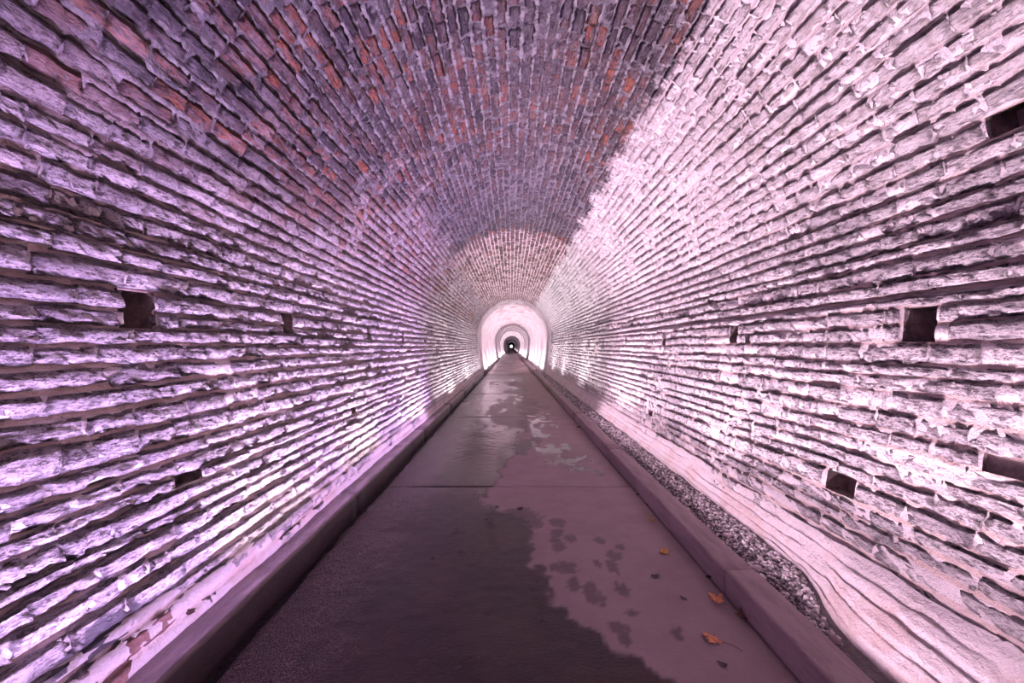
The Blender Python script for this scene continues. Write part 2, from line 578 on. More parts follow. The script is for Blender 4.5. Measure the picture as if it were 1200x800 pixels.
def lay_bricks(piece):
    """list of dicts: y, L, u, H, depth offset"""
    b = bounds(piece)
    nc = len(b) - 1
    r = random.Random(31 + piece)
    out = []
    for c in range(nc):
        y = 0.25 - r.random() * 0.3
        um = (b[c] + b[c + 1]) / 2
        cuts = [(h[1], h[2]) for h in HOLES if h[0] == piece and h[3] <= c < h[3] + h[4]]
        while y < YEND - 0.03:
            L = r.uniform(0.20, 0.44) if piece else r.uniform(0.19, 0.30)
            y1 = min(y + L, YEND - 0.005)
            segs = [(y, y1)]
            for (h0, h1) in cuts:
                ns = []
                for (s0, s1) in segs:
                    if s1 <= h0 or s0 >= h1:
                        ns.append((s0, s1))
                    else:
                        if h0 - s0 > 0.05: ns.append((s0, h0))
                        if s1 - h1 > 0.05: ns.append((h1, s1))
                segs = ns
            for (s0, s1) in segs:
                gap = r.uniform(0.006, 0.016) if piece else r.uniform(0.003, 0.012)
                Lb = s1 - s0 - gap
                if Lb < 0.03: continue
                yc = (s0 + s1) / 2
                w0, w1 = float(wave(piece, c, yc)), float(wave(piece, c + 1, yc))
                if piece == 0:
                    if c == 0: w0 = 0
                    if c == nc - 1: w1 = 0
                elif c == nc - 1: w1 = 0
                lo, hi = b[c] + w0, b[c + 1] + w1
                gf = r.uniform(0.10, 0.30) if piece == -1 else (r.uniform(0.05, 0.19) if piece == 1 else r.uniform(0.10, 0.24))
                if piece == -1 and c < 4: gf *= 0.55
                if piece == 1 and c == 19: gf = 0.46
                H = (hi - lo) * (1 - gf)
                u = (lo + hi) / 2 - (0.02 * (hi - lo) if piece else 0)
                if piece == 1 and c == 19: u -= 0.19 * (hi - lo)
                out.append([yc, Lb, u, H, r.random(), r.randrange(NT_VAR), r.gauss(0, 1), r.gauss(0, 1)])
            y = y1
    A = np.array(out)
    yc, u = A[:, 0], A[:, 2]
    _, _, br = mortar_depth(piece, u, yc)
    jit = 0.006 if piece == -1 else 0.004
    d = br + swell(piece, u, yc) + jit * A[:, 6]
    if piece == -1: d += 0.003
    if piece == 1: d += 0.012 * (np.abs(u - (b[20] + b[21]) / 2) < 0.03)
    x, z = curve(piece, u)
    tx, tz, nx, nz = frame(piece, u)
    P = np.stack([x + nx * d, yc, z + nz * d], -1)
    T = np.stack([tx, 0 * tx, tz], -1)
    N = np.stack([nx, 0 * nx, nz], -1)
    X = np.cross(N, T)                       # right handed with Y = normal, Z = up the wall
    # small roll and yaw of each brick
    roll = 0.012 * A[:, 7]
    Xr = X * np.cos(roll)[:, None] + T * np.sin(roll)[:, None]
    Tr = T * np.cos(roll)[:, None] - X * np.sin(roll)[:, None]
    pit = np.radians(3.2 if piece == -1 else 1.8 if piece == 1 else 2.6) * np.random.default_rng(piece + 4).standard_normal(len(A))
    N2 = N * np.cos(pit)[:, None] + Tr * np.sin(pit)[:, None]
    T2 = Tr * np.cos(pit)[:, None] - N * np.sin(pit)[:, None]
    return A, P, Xr, N2, T2


def screen_area(A, P, X, T):
    """projected area in the photograph, clipped roughly to the frame"""
    L, H = A[:, 1], A[:, 3]
    pts = []
    for sx, sz in ((-1, -1), (1, -1), (1, 1), (-1, 1)):
        q = P + X * (sx * L / 2)[:, None] + T * (sz * H / 2)[:, None]
        yy = np.maximum(q[:, 1], 0.2)
        pts.append((np.clip(599 + F * q[:, 0] / yy, 0, 1200), np.clip(406 - F * (q[:, 2] - CAMH) / yy, 0, 800)))
    ar = 0
    for i in range(4):
        x1, y1 = pts[i]
        x2, y2 = pts[(i + 1) % 4]
        ar = ar + x1 * y2 - x2 * y1
    return np.abs(ar) / 2


def build_masonry(piece, name):
    root = structure(link(name, mortar_bed(piece)))
    A, P, X, N, T = lay_bricks(piece)
    area = screen_area(A, P, X, T)
    order = np.argsort(-area)
    pick = order[:300]
    for i in pick:
        o = link('brick', SHARED[int(A[i, 5])], root)
        m = np.eye(4)
        m[:3, 0] = X[i] * A[i, 1]
        m[:3, 1] = N[i]
        m[:3, 2] = T[i] * A[i, 3]
        m[:3, 3] = P[i]
        o.matrix_local = Matrix(m.tolist())
    rest = order[300:]
    V, Fc, R = [], [], []
    n0 = 0
    for i in rest:
        yv = A[i, 0]
        tpl = (TPL_A if yv < 4.5 else TPL_B if yv < 10 else TPL_C)[int(A[i, 5])]
        v = tpl[0]
        q = P[i] + v[:, :1] * (X[i] * A[i, 1]) + v[:, 1:2] * N[i] + v[:, 2:] * (T[i] * A[i, 3])
        V.append(q)
        Fc.append(tpl[1] + n0)
        R.append(np.full(len(v), A[i, 4]))
        n0 += len(v)
    me = mesh_np('brickwork', np.concatenate(V), np.concatenate(Fc), M_BRICK_S)
    attr(me, 'rnd', np.concatenate(R))
    o = link('brickwork', me, root)
    o['kind'] = 'stuff'
    # linings of the putlog holes
    b = bounds(piece)
    for (pc, y0, y1, c, n, dep) in HOLES:
        if pc != piece: continue
        r = random.Random(c * 100 + int(y0 * 100))
        u0, u1 = b[c] - 0.004, b[c + n] + 0.004
        uu = [u0, (u0 + u1) / 2, u1]
        yy = [y0 - 0.006, (y0 + y1) / 2, y1 + 0.006]
        x, z = curve(piece, (u0 + u1) / 2)
        tx, tz, nx, nz = [float(q) for q in frame(piece, (u0 + u1) / 2)]
        half = (u1 - u0) / 2
        bm = bmesh.new()
        rings = []
        for k, dd in enumerate((0.004, -0.4 * dep, -dep)):
            ring = []
            for (sy, su) in ((0, -1), (0.5, -1), (1, -1), (1, 0), (1, 1), (0.5, 1), (0, 1), (0, 0)):
                j = 0.0 if k == 0 else 0.010
                py = y0 - 0.006 + sy * (y1 - y0 + 0.012) + r.uniform(-j, j)
                pu = su * half + r.uniform(-j, j)
                d2 = dd + float(swell(piece, (u0 + u1) / 2, py)) - (0.03 if k == 0 else 0)
                ring.append(bm.verts.new((float(x) + tx * pu + nx * d2, py, float(z) + tz * pu + nz * d2)))
            rings.append(ring)
        for a_, b_ in zip(rings[:-1], rings[1:]):
            for i in range(8):
                bm.faces.new((a_[i], a_[(i + 1) % 8], b_[(i + 1) % 8], b_[i]))
        bm.faces.new(rings[-1])
        me = bpy.data.meshes.new('wall_recess')
        bm.to_mesh(me); bm.free()
        me.materials.append(M_RECESS)
        link('wall_recess', me, root)
    return root


def simple_mat(name, color, rough, nscale, c2, bump, spec=0.3, stretch=(1, 1, 1)):
    m = NT(name)
    p = m.scaled(m.pos(), stretch)
    n1 = m.noise(p, nscale, 6, 0.65)
    n2 = m.noise(p, nscale * 6, 4, 0.6)
    col = m.mix(m.step(0.38, 0.66, n1), color, c2)
    col = m.mix(m.math('MULTIPLY', m.step(0.55, 0.68, n2), 0.4), col, tuple(0.5 * c for c in color))
    return m.finish(col, rough, m.bump(m.math('ADD', n1, m.math('MULTIPLY', n2, 0.5)), bump, 0.8), spec)


M_RECESS = simple_mat('recess_stone', (0.32, 0.24, 0.225), 0.9, 14, (0.17, 0.135, 0.13), 0.02)
wall_left = build_masonry(-1, 'wall_left')
wall_right = build_masonry(1, 'wall_right')
ceiling = build_masonry(0, 'ceiling')

# ------------------------------------------------------------------ smooth lined stretch beyond the brickwork, and an unseen end added behind the camera to keep sky light out
def lining_material():
    m = NT('lining')
    p = m.pos()
    s = m.sep(p)
    n1 = m.noise(m.scaled(p, (1, 0.5, 0.35)), 2.2, 5, 0.65)
    n2 = m.noise(m.scaled(p, (3, 3, 0.6)), 1.6, 4, 0.6)
    col = m.mix(m.step(0.40, 0.66, n1), (0.80, 0.74, 0.76), (0.60, 0.50, 0.53))
    col = m.mix(m.math('MULTIPLY', m.step(0.52, 0.66, n2), 0.5), col, (0.45, 0.36, 0.38))
    dirt = m.math('MULTIPLY', m.step(3.6, 4.2, s[2]), m.step(0.40, 0.60, n1))
    col = m.mix(m.math('MULTIPLY', dirt, 0.45), col, (0.46, 0.30, 0.29))
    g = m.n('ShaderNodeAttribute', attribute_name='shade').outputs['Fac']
    col = m.mix(g, col, (0.30, 0.25, 0.29))  # darker sections: their lack of light is put into the colour
    return m.finish(col, 0.7, m.bump(n1, 0.03, 0.5), 0.3)


M_LINING = lining_material()


def section_ring(inset):
    pts = []
    for h in np.linspace(-0.25, SPR, 9)[:-1]:
        x, z = curve(-1, h); _, _, nx, nz = frame(-1, h)
        pts.append((float(x + nx * inset), float(z + nz * inset)))
    for a in np.linspace(math.pi, 0, 33):
        pts.append((X0 + (W - inset) * math.cos(a), SPR + (W - inset) * math.sin(a)))
    for h in np.linspace(SPR, -0.25, 9)[1:]:
        x, z = curve(1, h); _, _, nx, nz = frame(1, h)
        pts.append((float(x + nx * inset), float(z + nz * inset)))
    return pts


def lining_piece(name, sections, parent):
    """sections: (y, inset, shade) rings joined in order; opens with a ring face from the brick face"""
    V, Fq, S = [], [], []
    n = None
    for (y, ins, sh) in sections:
        pts = section_ring(ins)
        n = len(pts)
        V += [(px, y, pz) for px, pz in pts]
        S += [sh] * n
    for k in range(len(sections) - 1):
        for i in range(n - 1):
            a = k * n + i
            Fq.append((a, a + n, a + n + 1, a + 1))
    me = mesh_np(name, V, Fq, M_LINING, smooth=False)
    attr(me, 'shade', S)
    return link(name, me, parent)


wall_far = structure(lining_piece('wall_far', [(23.0, -0.10, 0.0), (23.0, 0.05, 0.0), (26, 0.05, 0), (34, 0.05, 0), (46, 0.05, 0), (46, 0.12, 0)], None))
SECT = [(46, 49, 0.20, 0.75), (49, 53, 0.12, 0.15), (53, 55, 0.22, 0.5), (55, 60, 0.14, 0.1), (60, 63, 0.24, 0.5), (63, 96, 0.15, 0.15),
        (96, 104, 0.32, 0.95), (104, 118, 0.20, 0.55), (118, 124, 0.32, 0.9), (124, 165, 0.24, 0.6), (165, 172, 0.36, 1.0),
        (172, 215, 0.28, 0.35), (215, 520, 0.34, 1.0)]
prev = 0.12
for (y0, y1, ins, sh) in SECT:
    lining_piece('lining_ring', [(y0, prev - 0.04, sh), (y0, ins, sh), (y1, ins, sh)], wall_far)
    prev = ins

bm = bmesh.new()
bmesh.ops.create_cube(bm, size=1)
for v in bm.verts:
    v.co = (X0 + v.co.x * 5.2, YB0 - 0.1 + v.co.y * 0.2, 2.0 + v.co.z * 5.2)
me = bpy.data.meshes.new('wall_back_added')
bm.to_mesh(me); bm.free()
me.materials.append(simple_mat('added_end_planks', (0.16, 0.11, 0.09), 0.8, 4, (0.10, 0.07, 0.06), 0.01, stretch=(4, 1, 0.4)))
structure(link('wall_back_added', me))  # added unseen closure, shuts out sky light from behind

# ------------------------------------------------------------------ floor: concrete slabs on a base
PX0, PX1 = -1.42, 1.376
M_BASE = simple_mat('wet_base', (0.02, 0.016, 0.018), 0.5, 9, (0.035, 0.027, 0.03), 0.02, 0.3)


def concrete_path_material():
    m = NT('path_concrete')
    p = m.pos()
    s = m.sep(p)
    wet = m.n('ShaderNodeAttribute', attribute_name='wet').outputs['Fac']
    pud = m.n('ShaderNodeAttribute', attribute_name='puddle').outputs['Fac']
    n1 = m.noise(p, 2.5, 5, 0.65)
    n2 = m.noise(m.scaled(p, (1, 1.6, 1)), 38, 5, 0.7)
    n3 = m.noise(p, 140, 3, 0.6)
    dry = m.mix(m.step(0.35, 0.68, n1), (0.295, 0.222, 0.222), (0.25, 0.185, 0.187))
    dry = m.mix(m.math('MULTIPLY', m.step(0.50, 0.68, n2), 0.35), dry, (0.24, 0.17, 0.175))
    wetc = m.mix(m.step(0.40, 0.62, n1), (0.040, 0.022, 0.022), (0.024, 0.015, 0.018))
    wetc = m.mix(m.math('MULTIPLY', m.step(0.52, 0.62, n2), 0.5), wetc, (0.065, 0.043, 0.045))
    col = m.mix(wet, dry, wetc)
    # gritty strip along the left edge
    grit = m.step(-0.75, -1.2, m.math('ADD', s[0], m.math('MULTIPLY', m.math('SUBTRACT', n1, 0.5), 0.9)))
    col = m.mix(m.math('MULTIPLY', grit, m.step(0.50, 0.62, n3)), col, (0.24, 0.19, 0.20))
    rough = m.math('SUBTRACT', 0.72, m.math('MULTIPLY', wet, 0.44))
    rough = m.math('SUBTRACT', rough, m.math('MULTIPLY', pud, 0.20))
    bs = m.math('ADD', m.math('MULTIPLY', n2, 0.6), m.math('MULTIPLY', n3, 0.5))
    bs = m.math('MULTIPLY', bs, m.math('SUBTRACT', 1.0, m.math('MULTIPLY', pud, 0.92)))
    gb = m.math('MULTIPLY', m.math('MULTIPLY', grit, m.noise(m.scaled(p, (1.5, 0.7, 1)), 30, 4, 0.7)), 2.0)
    nrm = m.bump(m.math('ADD', bs, gb), 0.012, 0.8)
    return m.finish(col, rough, nrm, m.math('ADD', 0.20, m.math('MULTIPLY', pud, 0.55)))


M_PATH = concrete_path_material()


def px_floor(px, py):
    y = F * CAMH / (py - 406.0)
    return (px - 599.0) * y / F, y


PRINTS = [(653, 612, 9, 6), (652, 624, 8, 5), (650, 632, 6, 5), (654, 641, 8, 6), (668, 630, 7, 4), (703, 633, 6, 4), (727, 641, 5, 3),
          (720, 651, 9, 6), (718, 664, 7, 8), (700, 661, 5, 4), (660, 665, 17, 7), (673, 684, 9, 8), (692, 690, 9, 9), (698, 700, 10, 7), (728, 690, 8, 9),
          (708, 708, 4, 3), (741, 718, 9, 4), (725, 735, 12, 8), (732, 746, 7, 9), (794, 742, 7, 9), (610, 606, 26, 11), (628, 612, 9, 6)]
# edge of the wet half, (distance, x)
WET_Y = np.array([1.0, 1.9, 2.05, 2.2, 2.35, 2.5, 2.9, 3.3, 3.7, 4.1, 4.5, 5.2, 6.5, 8.5, 12, 16, 23, 60])
WET_X = np.array([0.85, 0.72, 0.66, 0.55, 0.30, 0.26, 0.24, 0.22, 0.14, -0.22, -0.30, -0.05, 0.30, 0.45, 0.5, 0.5, 0.4, 0.4])


def wetness(x, y):
    edge = np.interp(y, WET_Y, WET_X)
    n = 0.10 * vnoise(x * 3.3, y * 3.3, 1) + 0.07 * vnoise(x * 8, y * 8, 2) + 0.035 * vnoise(x * 22, y * 22, 3)
    far = sstep(5, 8, y)
    n = n + far * (0.4 * vnoise(x * 1.6, y * 0.6, 5) + 0.25 * vnoise(x * 4, y * 1.6, 15) + 0.12 * vnoise(x * 9, y * 4, 16))
    wd = 0.02 + 0.10 * far
    wet = sstep(wd, -wd, x - edge + n)
    for (px, py, rx, ry) in PRINTS:
        cx, cy = px_floor(px, py)
        ax = rx * cy / F
        ay = ry * cy * cy / (F * CAMH)
        q = ((x - cx) / ax) ** 2 + ((y - cy) / ay) ** 2
        q = q + 0.45 * vnoise(x * 30, y * 30, 9) + 0.5 * vnoise(x * 70, y * 70, 10)
        wet = np.maximum(wet, 0.62 * sstep(1.2, 0.75, q))
    # dry islands beyond the first joint
    wet = wet * (1 - 0.5 * far * sstep(0.0, 0.5, vnoise(x * 1.3, y * 0.45, 21) + 0.5 * vnoise(x * 5, y * 1.5, 22) + 0.25 * vnoise(x * 12, y * 4, 23)))
    pud = 1.0 * sstep(3.6, 6.0, y) * sstep(21, 16, y) * sstep(0.35, -0.05, x + 0.35 * vnoise(x, y * 0.7, 14) + 0.2 * vnoise(x * 5, y * 2, 18)) * wet
    sm = sstep(5.5, 6.2, y) * sstep(11, 9.5, y) * sstep(0.30, 0.42, x) * sstep(1.02, 0.88, x)
    isl = sm * sstep(0.10, 0.24, 0.7 * vnoise(x * 3.2, y * 2.2, 31) + 0.55 * vnoise(x * 8, y * 5.5, 32) + 0.3 * vnoise(x * 17, y * 11, 33))
    pud = np.maximum(pud, isl)
    wet = np.maximum(wet, isl)
    b1 = sstep(0.40, 0.2, np.hypot((x - 0.86) / 0.8, (y - 5.55) / 1.1) + 0.35 * vnoise(x * 9, y * 7, 40) + 0.25 * vnoise(x * 22, y * 15, 41)) * 0.8
    return np.maximum(wet, b1), np.maximum(pud, b1)


floor = structure(link('floor', mesh_np('floor', [(-2.6, YB0, -0.055), (2.9, YB0, -0.055), (2.9, 560, -0.055), (-2.6, 560, -0.055)], [(0, 1, 2, 3)], M_BASE)))


def slab(y0, y1, step, name='concrete_slab'):
    xs = np.linspace(PX0, PX1, max(3, int((PX1 - PX0) / step)))
    ys = np.linspace(y0 + 0.004, y1 - 0.004, max(2, int((y1 - y0) / step)))
    Xg, Yg = np.meshgrid(xs, ys, indexing='ij')
    rag = np.zeros_like(Xg)
    rag[0] = 0.022 * vnoise(Yg[0] * 5, 0.5, 3) + 0.014 * vnoise(Yg[0] * 16, 0.5, 4)
    Zg = 0.004 * vnoise(Xg * 2, Yg * 2, 6) + 0.0016 * vnoise(Xg * 18, Yg * 18, 7)
    edge = np.minimum(np.minimum(Yg - ys[0], ys[-1] - Yg), np.minimum(Xg - xs[0], 9))
    Zg -= 0.005 * (edge < 1e-6)
    V = np.stack([Xg + rag, Yg, Zg], -1).reshape(-1, 3)
    n1, n2 = Xg.shape
    idx = np.arange(n1 * n2).reshape(n1, n2)
    Fq = np.stack([idx[:-1, :-1], idx[1:, :-1], idx[1:, 1:], idx[:-1, 1:]], -1).reshape(-1, 4)
    ring = list(idx[:, 0]) + list(idx[-1, 1:]) + list(idx[-2::-1, -1]) + list(idx[0, -2:0:-1])
    back = V[ring].copy(); back[:, 2] = -0.06
    n0, k = len(V), len(ring)
    sk = np.array([[ring[(i + 1) % k], ring[i], n0 + i, n0 + (i + 1) % k] for i in range(k)])
    V2 = np.concatenate([V, back])
    me = mesh_np(name, V2, np.concatenate([Fq, sk]), M_PATH, smooth=False)
    me.polygons.foreach_set('use_smooth', np.concatenate([np.ones(len(Fq), bool), np.zeros(k, bool)]))
    wt, pd = wetness(V2[:, 0], V2[:, 1])
    attr(me, 'wet', wt)
    attr(me, 'puddle', pd)
    return link(name, me, floor)


slab(-4.45, 0.05, 0.2)
slab(0.05, 4.55, 0.022)
for k in range(1, 5):
    slab(0.05 + 4.5 * k, 0.05 + 4.5 * (k + 1), 0.03 if k < 2 else 0.05 if k < 3 else 0.09)
for k in range(5, 11):
    slab(0.05 + 4.5 * k, 0.05 + 4.5 * (k + 1), 0.3)
slab(49.55, 520, 1.3, 'path_beyond')

# ------------------------------------------------------------------ kerbs
M_KERB = simple_mat('kerb_concrete', (0.27, 0.20, 0.205), 0.7, 5, (0.20, 0.145, 0.15), 0.010, 0.4, stretch=(2.5, 0.5, 2.5))


def wet_kerb():
    m = NT('kerb_wet')
    p = m.pos()
    s = m.sep(p)
    n1 = m.noise(m.scaled(p, (2.5, 0.6, 2.5)), 5, 5, 0.65)
    n2 = m.noise(m.scaled(p, (1, 0.5, 1)), 40, 4, 0.65)
    col = m.mix(m.step(0.40, 0.62, n1), (0.22, 0.165, 0.18), (0.13, 0.095, 0.105))
    damp_shade = m.math('SUBTRACT', 1.0, m.step(0.125, 0.155, m.math('ADD', s[2], m.math('MULTIPLY', m.math('SUBTRACT', n1, 0.5), 0.03))))  # dark lower face: wetness, plus the shade there put into the colour
    col = m.mix(m.math('MULTIPLY', damp_shade, 0.9), col, (0.032, 0.022, 0.026))
    return m.finish(col, 0.5, m.bump(m.math('ADD', n1, m.math('MULTIPLY', n2, 0.5)), 0.01, 0.8), 0.35)


M_KERB_WET = wet_kerb()


def kerb_segment(x0, x1, top, y0, y1, parent, seed, mat=None):
    """a rounded rectangular bar in lengths, slightly worn"""
    r = 0.018
    prof = [(x0, -0.06), (x0, top - r), (x0 + r * 0.35, top - r * 0.3), (x0 + r, top), ((x0 + x1) / 2, top + 0.002), (x1 - r, top), (x1, top - r * 0.8), (x1, -0.06)]
    ys = np.linspace(y0 + 0.003, y1 - 0.003, 2 + int((y1 - y0) / (0.12 if y1 < 8 else 0.4 if y1 < 30 else 8)))
    V, Fq = [], []
    for y in ys:
        for j, (px, pz) in enumerate(prof):
            k = 0.006
            V.append((px + k * float(vnoise(y * 4, j * 1.3, seed)), y, pz + (k * float(vnoise(y * 5, j * 1.3, seed + 9)) if pz > 0 else 0)))
    n = len(prof)
    for a in range(len(ys) - 1):
        for j in range(n - 1):
            Fq.append((a * n + j, a * n + j + 1, a * n + n + j + 1, a * n + n + j))
    bm = bmesh.new()
    vv = [bm.verts.new(v) for v in V]
    for f in Fq: bm.faces.new([vv[i] for i in f][::-1])
    bm.faces.new(vv[:n]); bm.faces.new(vv[-n:][::-1])
    bmesh.ops.recalc_face_normals(bm, faces=bm.faces)
    for f in bm.faces: f.smooth = len(f.verts) == 4
    me = bpy.data.meshes.new('kerb_length')
    bm.to_mesh(me); bm.free()
    me.materials.append(mat or M_KERB)
    return link('kerb_length', me, parent)


def empty(name, loc=(0, 0, 0)):
    o = bpy.data.objects.new(name, None)
    COL.objects.link(o)
    o.location = loc
    o.empty_display_size = 0.2
    return o


trim_left = structure(empty('trim_1'))
trim_right = structure(empty('trim_2'))
kr = [-6.0, -0.42, 2.58, 5.58, 8.58, 11.58, 14.58, 17.58, 20.58, 23.58, 50, 520]
for i in range(len(kr) - 1):
    kerb_segment(PX1 + 0.006, 1.58, 0.16, kr[i], kr[i + 1], trim_right, 3)
kl = [-6.0, 0.5, 3.9, 6.9, 9.9, 12.9, 15.9, 18.9, 21.9, 50, 520]
for i in range(len(kl) - 1):
    kerb_segment(-1.72, -1.512, 0.16, kl[i], kl[i + 1], trim_left, 53, M_KERB_WET)

# ------------------------------------------------------------------ gravel between the right kerb and the wall
def gravel_material():
    m = NT('gravel')
    rnd = m.n('ShaderNodeAttribute', attribute_name='rnd').outputs['Fac']
    col = m.ramp(rnd, [(0.0, (0.08, 0.07, 0.075)), (0.35, (0.24, 0.21, 0.215)), (0.75, (0.50, 0.45, 0.455)), (1.0, (0.74, 0.68, 0.68))])
    n = m.noise(m.pos(), 120, 3, 0.6)
    return m.finish(col, 0.8, m.bump(n, 0.004, 0.6), 0.3)


ico = bmesh.new()
bmesh.ops.create_icosphere(ico, subdivisions=1, radius=1)
ico.verts.ensure_lookup_table()
IV = np.array([v.co[:] for v in ico.verts])
IFc = np.array([[v.index for v in f.verts] for f in ico.faces])
ico.free()


def gravel_outer(y):
    x, _ = curve(1, 0.14)
    return float(x) - 0.075 - 0.26 * float(sstep(2.75, 1.95, y)) + 0.02 * float(vnoise(y * 5, 0.5, 61))


V, Fc, R = [], [], []
n0 = 0
gr = random.Random(5)
y = 2.0
cnt = 0
while y < 23:
    dens = 0.0016 if y < 4 else 0.0032 if y < 8 else 0.010
    xo = gravel_outer(y)
    x = 1.575 + gr.random() * max(0.01, xo - 1.60)
    s = gr.uniform(0.006, 0.014) * (1 if y < 6 else 1.6)
    sc = np.array([s * gr.uniform(.8, 1.4), s * gr.uniform(.8, 1.4), s * gr.uniform(.6, 1.0)])
    v = IV * sc * (1 + 0.25 * rng.standard_normal((12, 1)))
    V.append(v + np.array([x, y, 0.108 + gr.uniform(-0.004, 0.012)]))
    Fc.append(IFc + n0); n0 += 12
    R.append(np.full(12, gr.random()))
    y += dens * gr.uniform(0.2, 1.8) * 0.55
    cnt += 1
bedv, bedf = [], []
ys = np.arange(1.6, 23.2, 0.2)
for yy in ys:
    bedv += [(1.57, yy, 0.098), (1.99, yy, 0.103)]
for i in range(len(ys) - 1):
    bedf.append((2 * i, 2 * i + 1, 2 * i + 3, 2 * i + 2))
gm = gravel_material()
me = mesh_np('gravel', np.concatenate(V), np.concatenate(Fc), gm)
attr(me, 'rnd', np.concatenate(R))
gravel = link('gravel', me)
gravel['kind'] = 'stuff'
gravel['label'] = 'grey crushed gravel filling the gutter between right kerb and stone wall'
gravel['category'] = 'gravel'
structure(link('trim_3', mesh_np('gravel_bed', bedv, bedf, simple_mat('gravel_earth', (0.10, 0.085, 0.085), 0.9, 30, (0.16, 0.14, 0.14), 0.01))))


# mortar toe that closes the gap between the right kerb and the wall close to the camera
def toe():
    ys = np.concatenate([np.arange(0.2, 3.6, 0.05), np.arange(3.6, 10, 0.12), np.arange(10, 23.01, 0.4)])
    V, Fq = [], []
    prof = np.linspace(0, 1, 46)
    for yy in ys:
        xi = min(gravel_outer(yy) - 0.01, 1.97)
        xi = max(xi, 1.60)
        x1, _ = curve(1, 0.34)
        for t in prof:
            px = xi + (float(x1) - xi) * t
            pz = 0.06 + 0.06 * min(1, t * 6) + 0.22 * t ** 1.7 + 0.012 * float(vnoise(yy * 6, t * 4, 71)) + 0.006 * float(vnoise(yy * 17, t * 9, 72))
            for gt, gs in ((0.20, 80), (0.42, 81), (0.63, 82), (0.84, 83)):
                g0 = gt + 0.045 * float(vnoise(yy * 2.2, 0.5, gs)) + 0.02 * float(vnoise(yy * 9, 0.5, gs + 5))
                pz -= 0.034 * math.exp(-((t - g0) / 0.022) ** 2) * min(1.0, max(0.0, 0.75 + 1.3 * float(vnoise(yy * 2.7, 3.5, gs))))
                pz += 0.006 * float(sstep(g0 - 0.02, g0 + 0.06, t)) + 0.007 * float(vnoise(yy * 3.1, gs * 1.0, 90)) * float(sstep(g0, g0 + 0.03, t) * sstep(g0 + 0.20, g0 + 0.17, t))
            V.append((px + 0.012 * float(vnoise(yy * 9, t * 3, 73)), yy, pz - (0.0)))
    n = len(prof)
    for a in range(len(ys) - 1):
        for j in range(n - 1):
            Fq.append((a * n + j, a * n + n + j, a * n + n + j + 1, a * n + j + 1))
    me = mesh_np('mortar_toe', V, Fq, M_MORTAR, smooth=True)
    attr(me, 'proud', np.ones(len(V)))
    return link('mortar_toe', me, wall_right)


toe()

# ------------------------------------------------------------------ leaves, twigs, stones
def leaf_material(name, c1, c2, rough=0.6):
    m = NT(name)
    p = m.pos()
    n = m.noise(p, 55, 5, 0.65)
    col = m.mix(m.step(0.38, 0.64, n), c1, c2)
    return m.finish(col, rough, m.bump(n, 0.004, 0.6), 0.4)


M_LEAF = {'orange': leaf_material('leaf_orange', (0.72, 0.30, 0.13), (0.46, 0.16, 0.08)),
          'yellow': leaf_material('leaf_yellow', (0.55, 0.32, 0.06), (0.38, 0.16, 0.05)),
          'dark': leaf_material('leaf_dark', (0.045, 0.022, 0.022), (0.02, 0.012, 0.014), 0.4),
          'brown': leaf_material('leaf_brown', (0.16, 0.075, 0.05), (0.08, 0.04, 0.032))}
MAPLE = [(0, -0.45), (0.10, -0.40), (0.42, -0.42), (0.34, -0.24), (0.60, -0.10), (0.95, 0.02), (0.74, 0.10), (0.82, 0.30), (0.52, 0.22), (0.36, 0.16),
         (0.40, 0.55), (0.24, 0.48), (0.0, 1.0)]
MAPLE = MAPLE + [(-x, y) for x, y in MAPLE[-2:0:-1]]


def leaf(px, py, size, rot, kind, label, curl=0.35, shape='maple', stem=True, lift=0.006, group=None):
    x, y = px_floor(px, py)
    root = empty('fallen_leaf' if shape == 'maple' else 'leaf_scrap', (x, y, 0.004))
    root.rotation_euler = (0, 0, rot)
    r = random.Random(int(px * 7 + py))
    outl = MAPLE if shape == 'maple' else [(0.9 * math.cos(t) * (0.55 + 0.6 * r.random()), 0.5 * math.sin(t) * (0.5 + 0.7 * r.random())) for t in np.linspace(0, 2 * math.pi, 11)[:-1]]
    bm = bmesh.new()

    def zz(a, b):
        return size * (curl * (a * a * 0.7 + 0.25 * b * b) + 0.10 * math.sin(3 * a + 2 * b + px)) + lift

    c0 = bm.verts.new((0, 0, zz(0, 0)))
    inner = [bm.verts.new((a * size * 0.5, b * size * 0.5, zz(a * .5, b * .5) + size * 0.04 * r.uniform(-1, 1))) for a, b in outl]
    outer = [bm.verts.new((a * size, b * size, max(zz(a, b) + size * 0.10 * r.uniform(-1, 1), 0.002))) for a, b in outl]
    n = len(outl)
    for i in range(n):
        j = (i + 1) % n
        bm.faces.new((c0, inner[i], inner[j]))
        bm.faces.new((inner[i], outer[i], outer[j], inner[j]))
    geo = bmesh.ops.extrude_face_region(bm, geom=bm.faces[:])
    for v in [g for g in geo['geom'] if isinstance(g, bmesh.types.BMVert)]:
        v.co.z -= 0.0012
    bmesh.ops.recalc_face_normals(bm, faces=bm.faces)
    zmin = min(v.co.z for v in bm.verts)
    for v in bm.verts:
        v.co.z -= zmin
    me = bpy.data.meshes.new('blade')
    bm.to_mesh(me); bm.free()
    me.materials.append(M_LEAF[kind])
    if stem:
        link('blade', me, root)
        tube('stem', [(0, -0.40 * size, zz(0, -.4) - zmin), (0.05 * size, -0.75 * size, 0.008), (0.16 * size, -1.15 * size, 0.003)], 0.0016, M_LEAF['brown'], root)
        o = root
    else:
        COL.objects.unlink(root)
        loc, rt, nm = root.location.copy(), root.rotation_euler.copy(), root.name
        bpy.data.objects.remove(root)
        o = link('leaf_scrap' if shape != 'maple' else 'fallen_leaf', me)
        o.location = loc
        o.rotation_euler = rt
    o['label'] = label
    o['category'] = 'leaf'
    if group: o['group'] = group
    return o


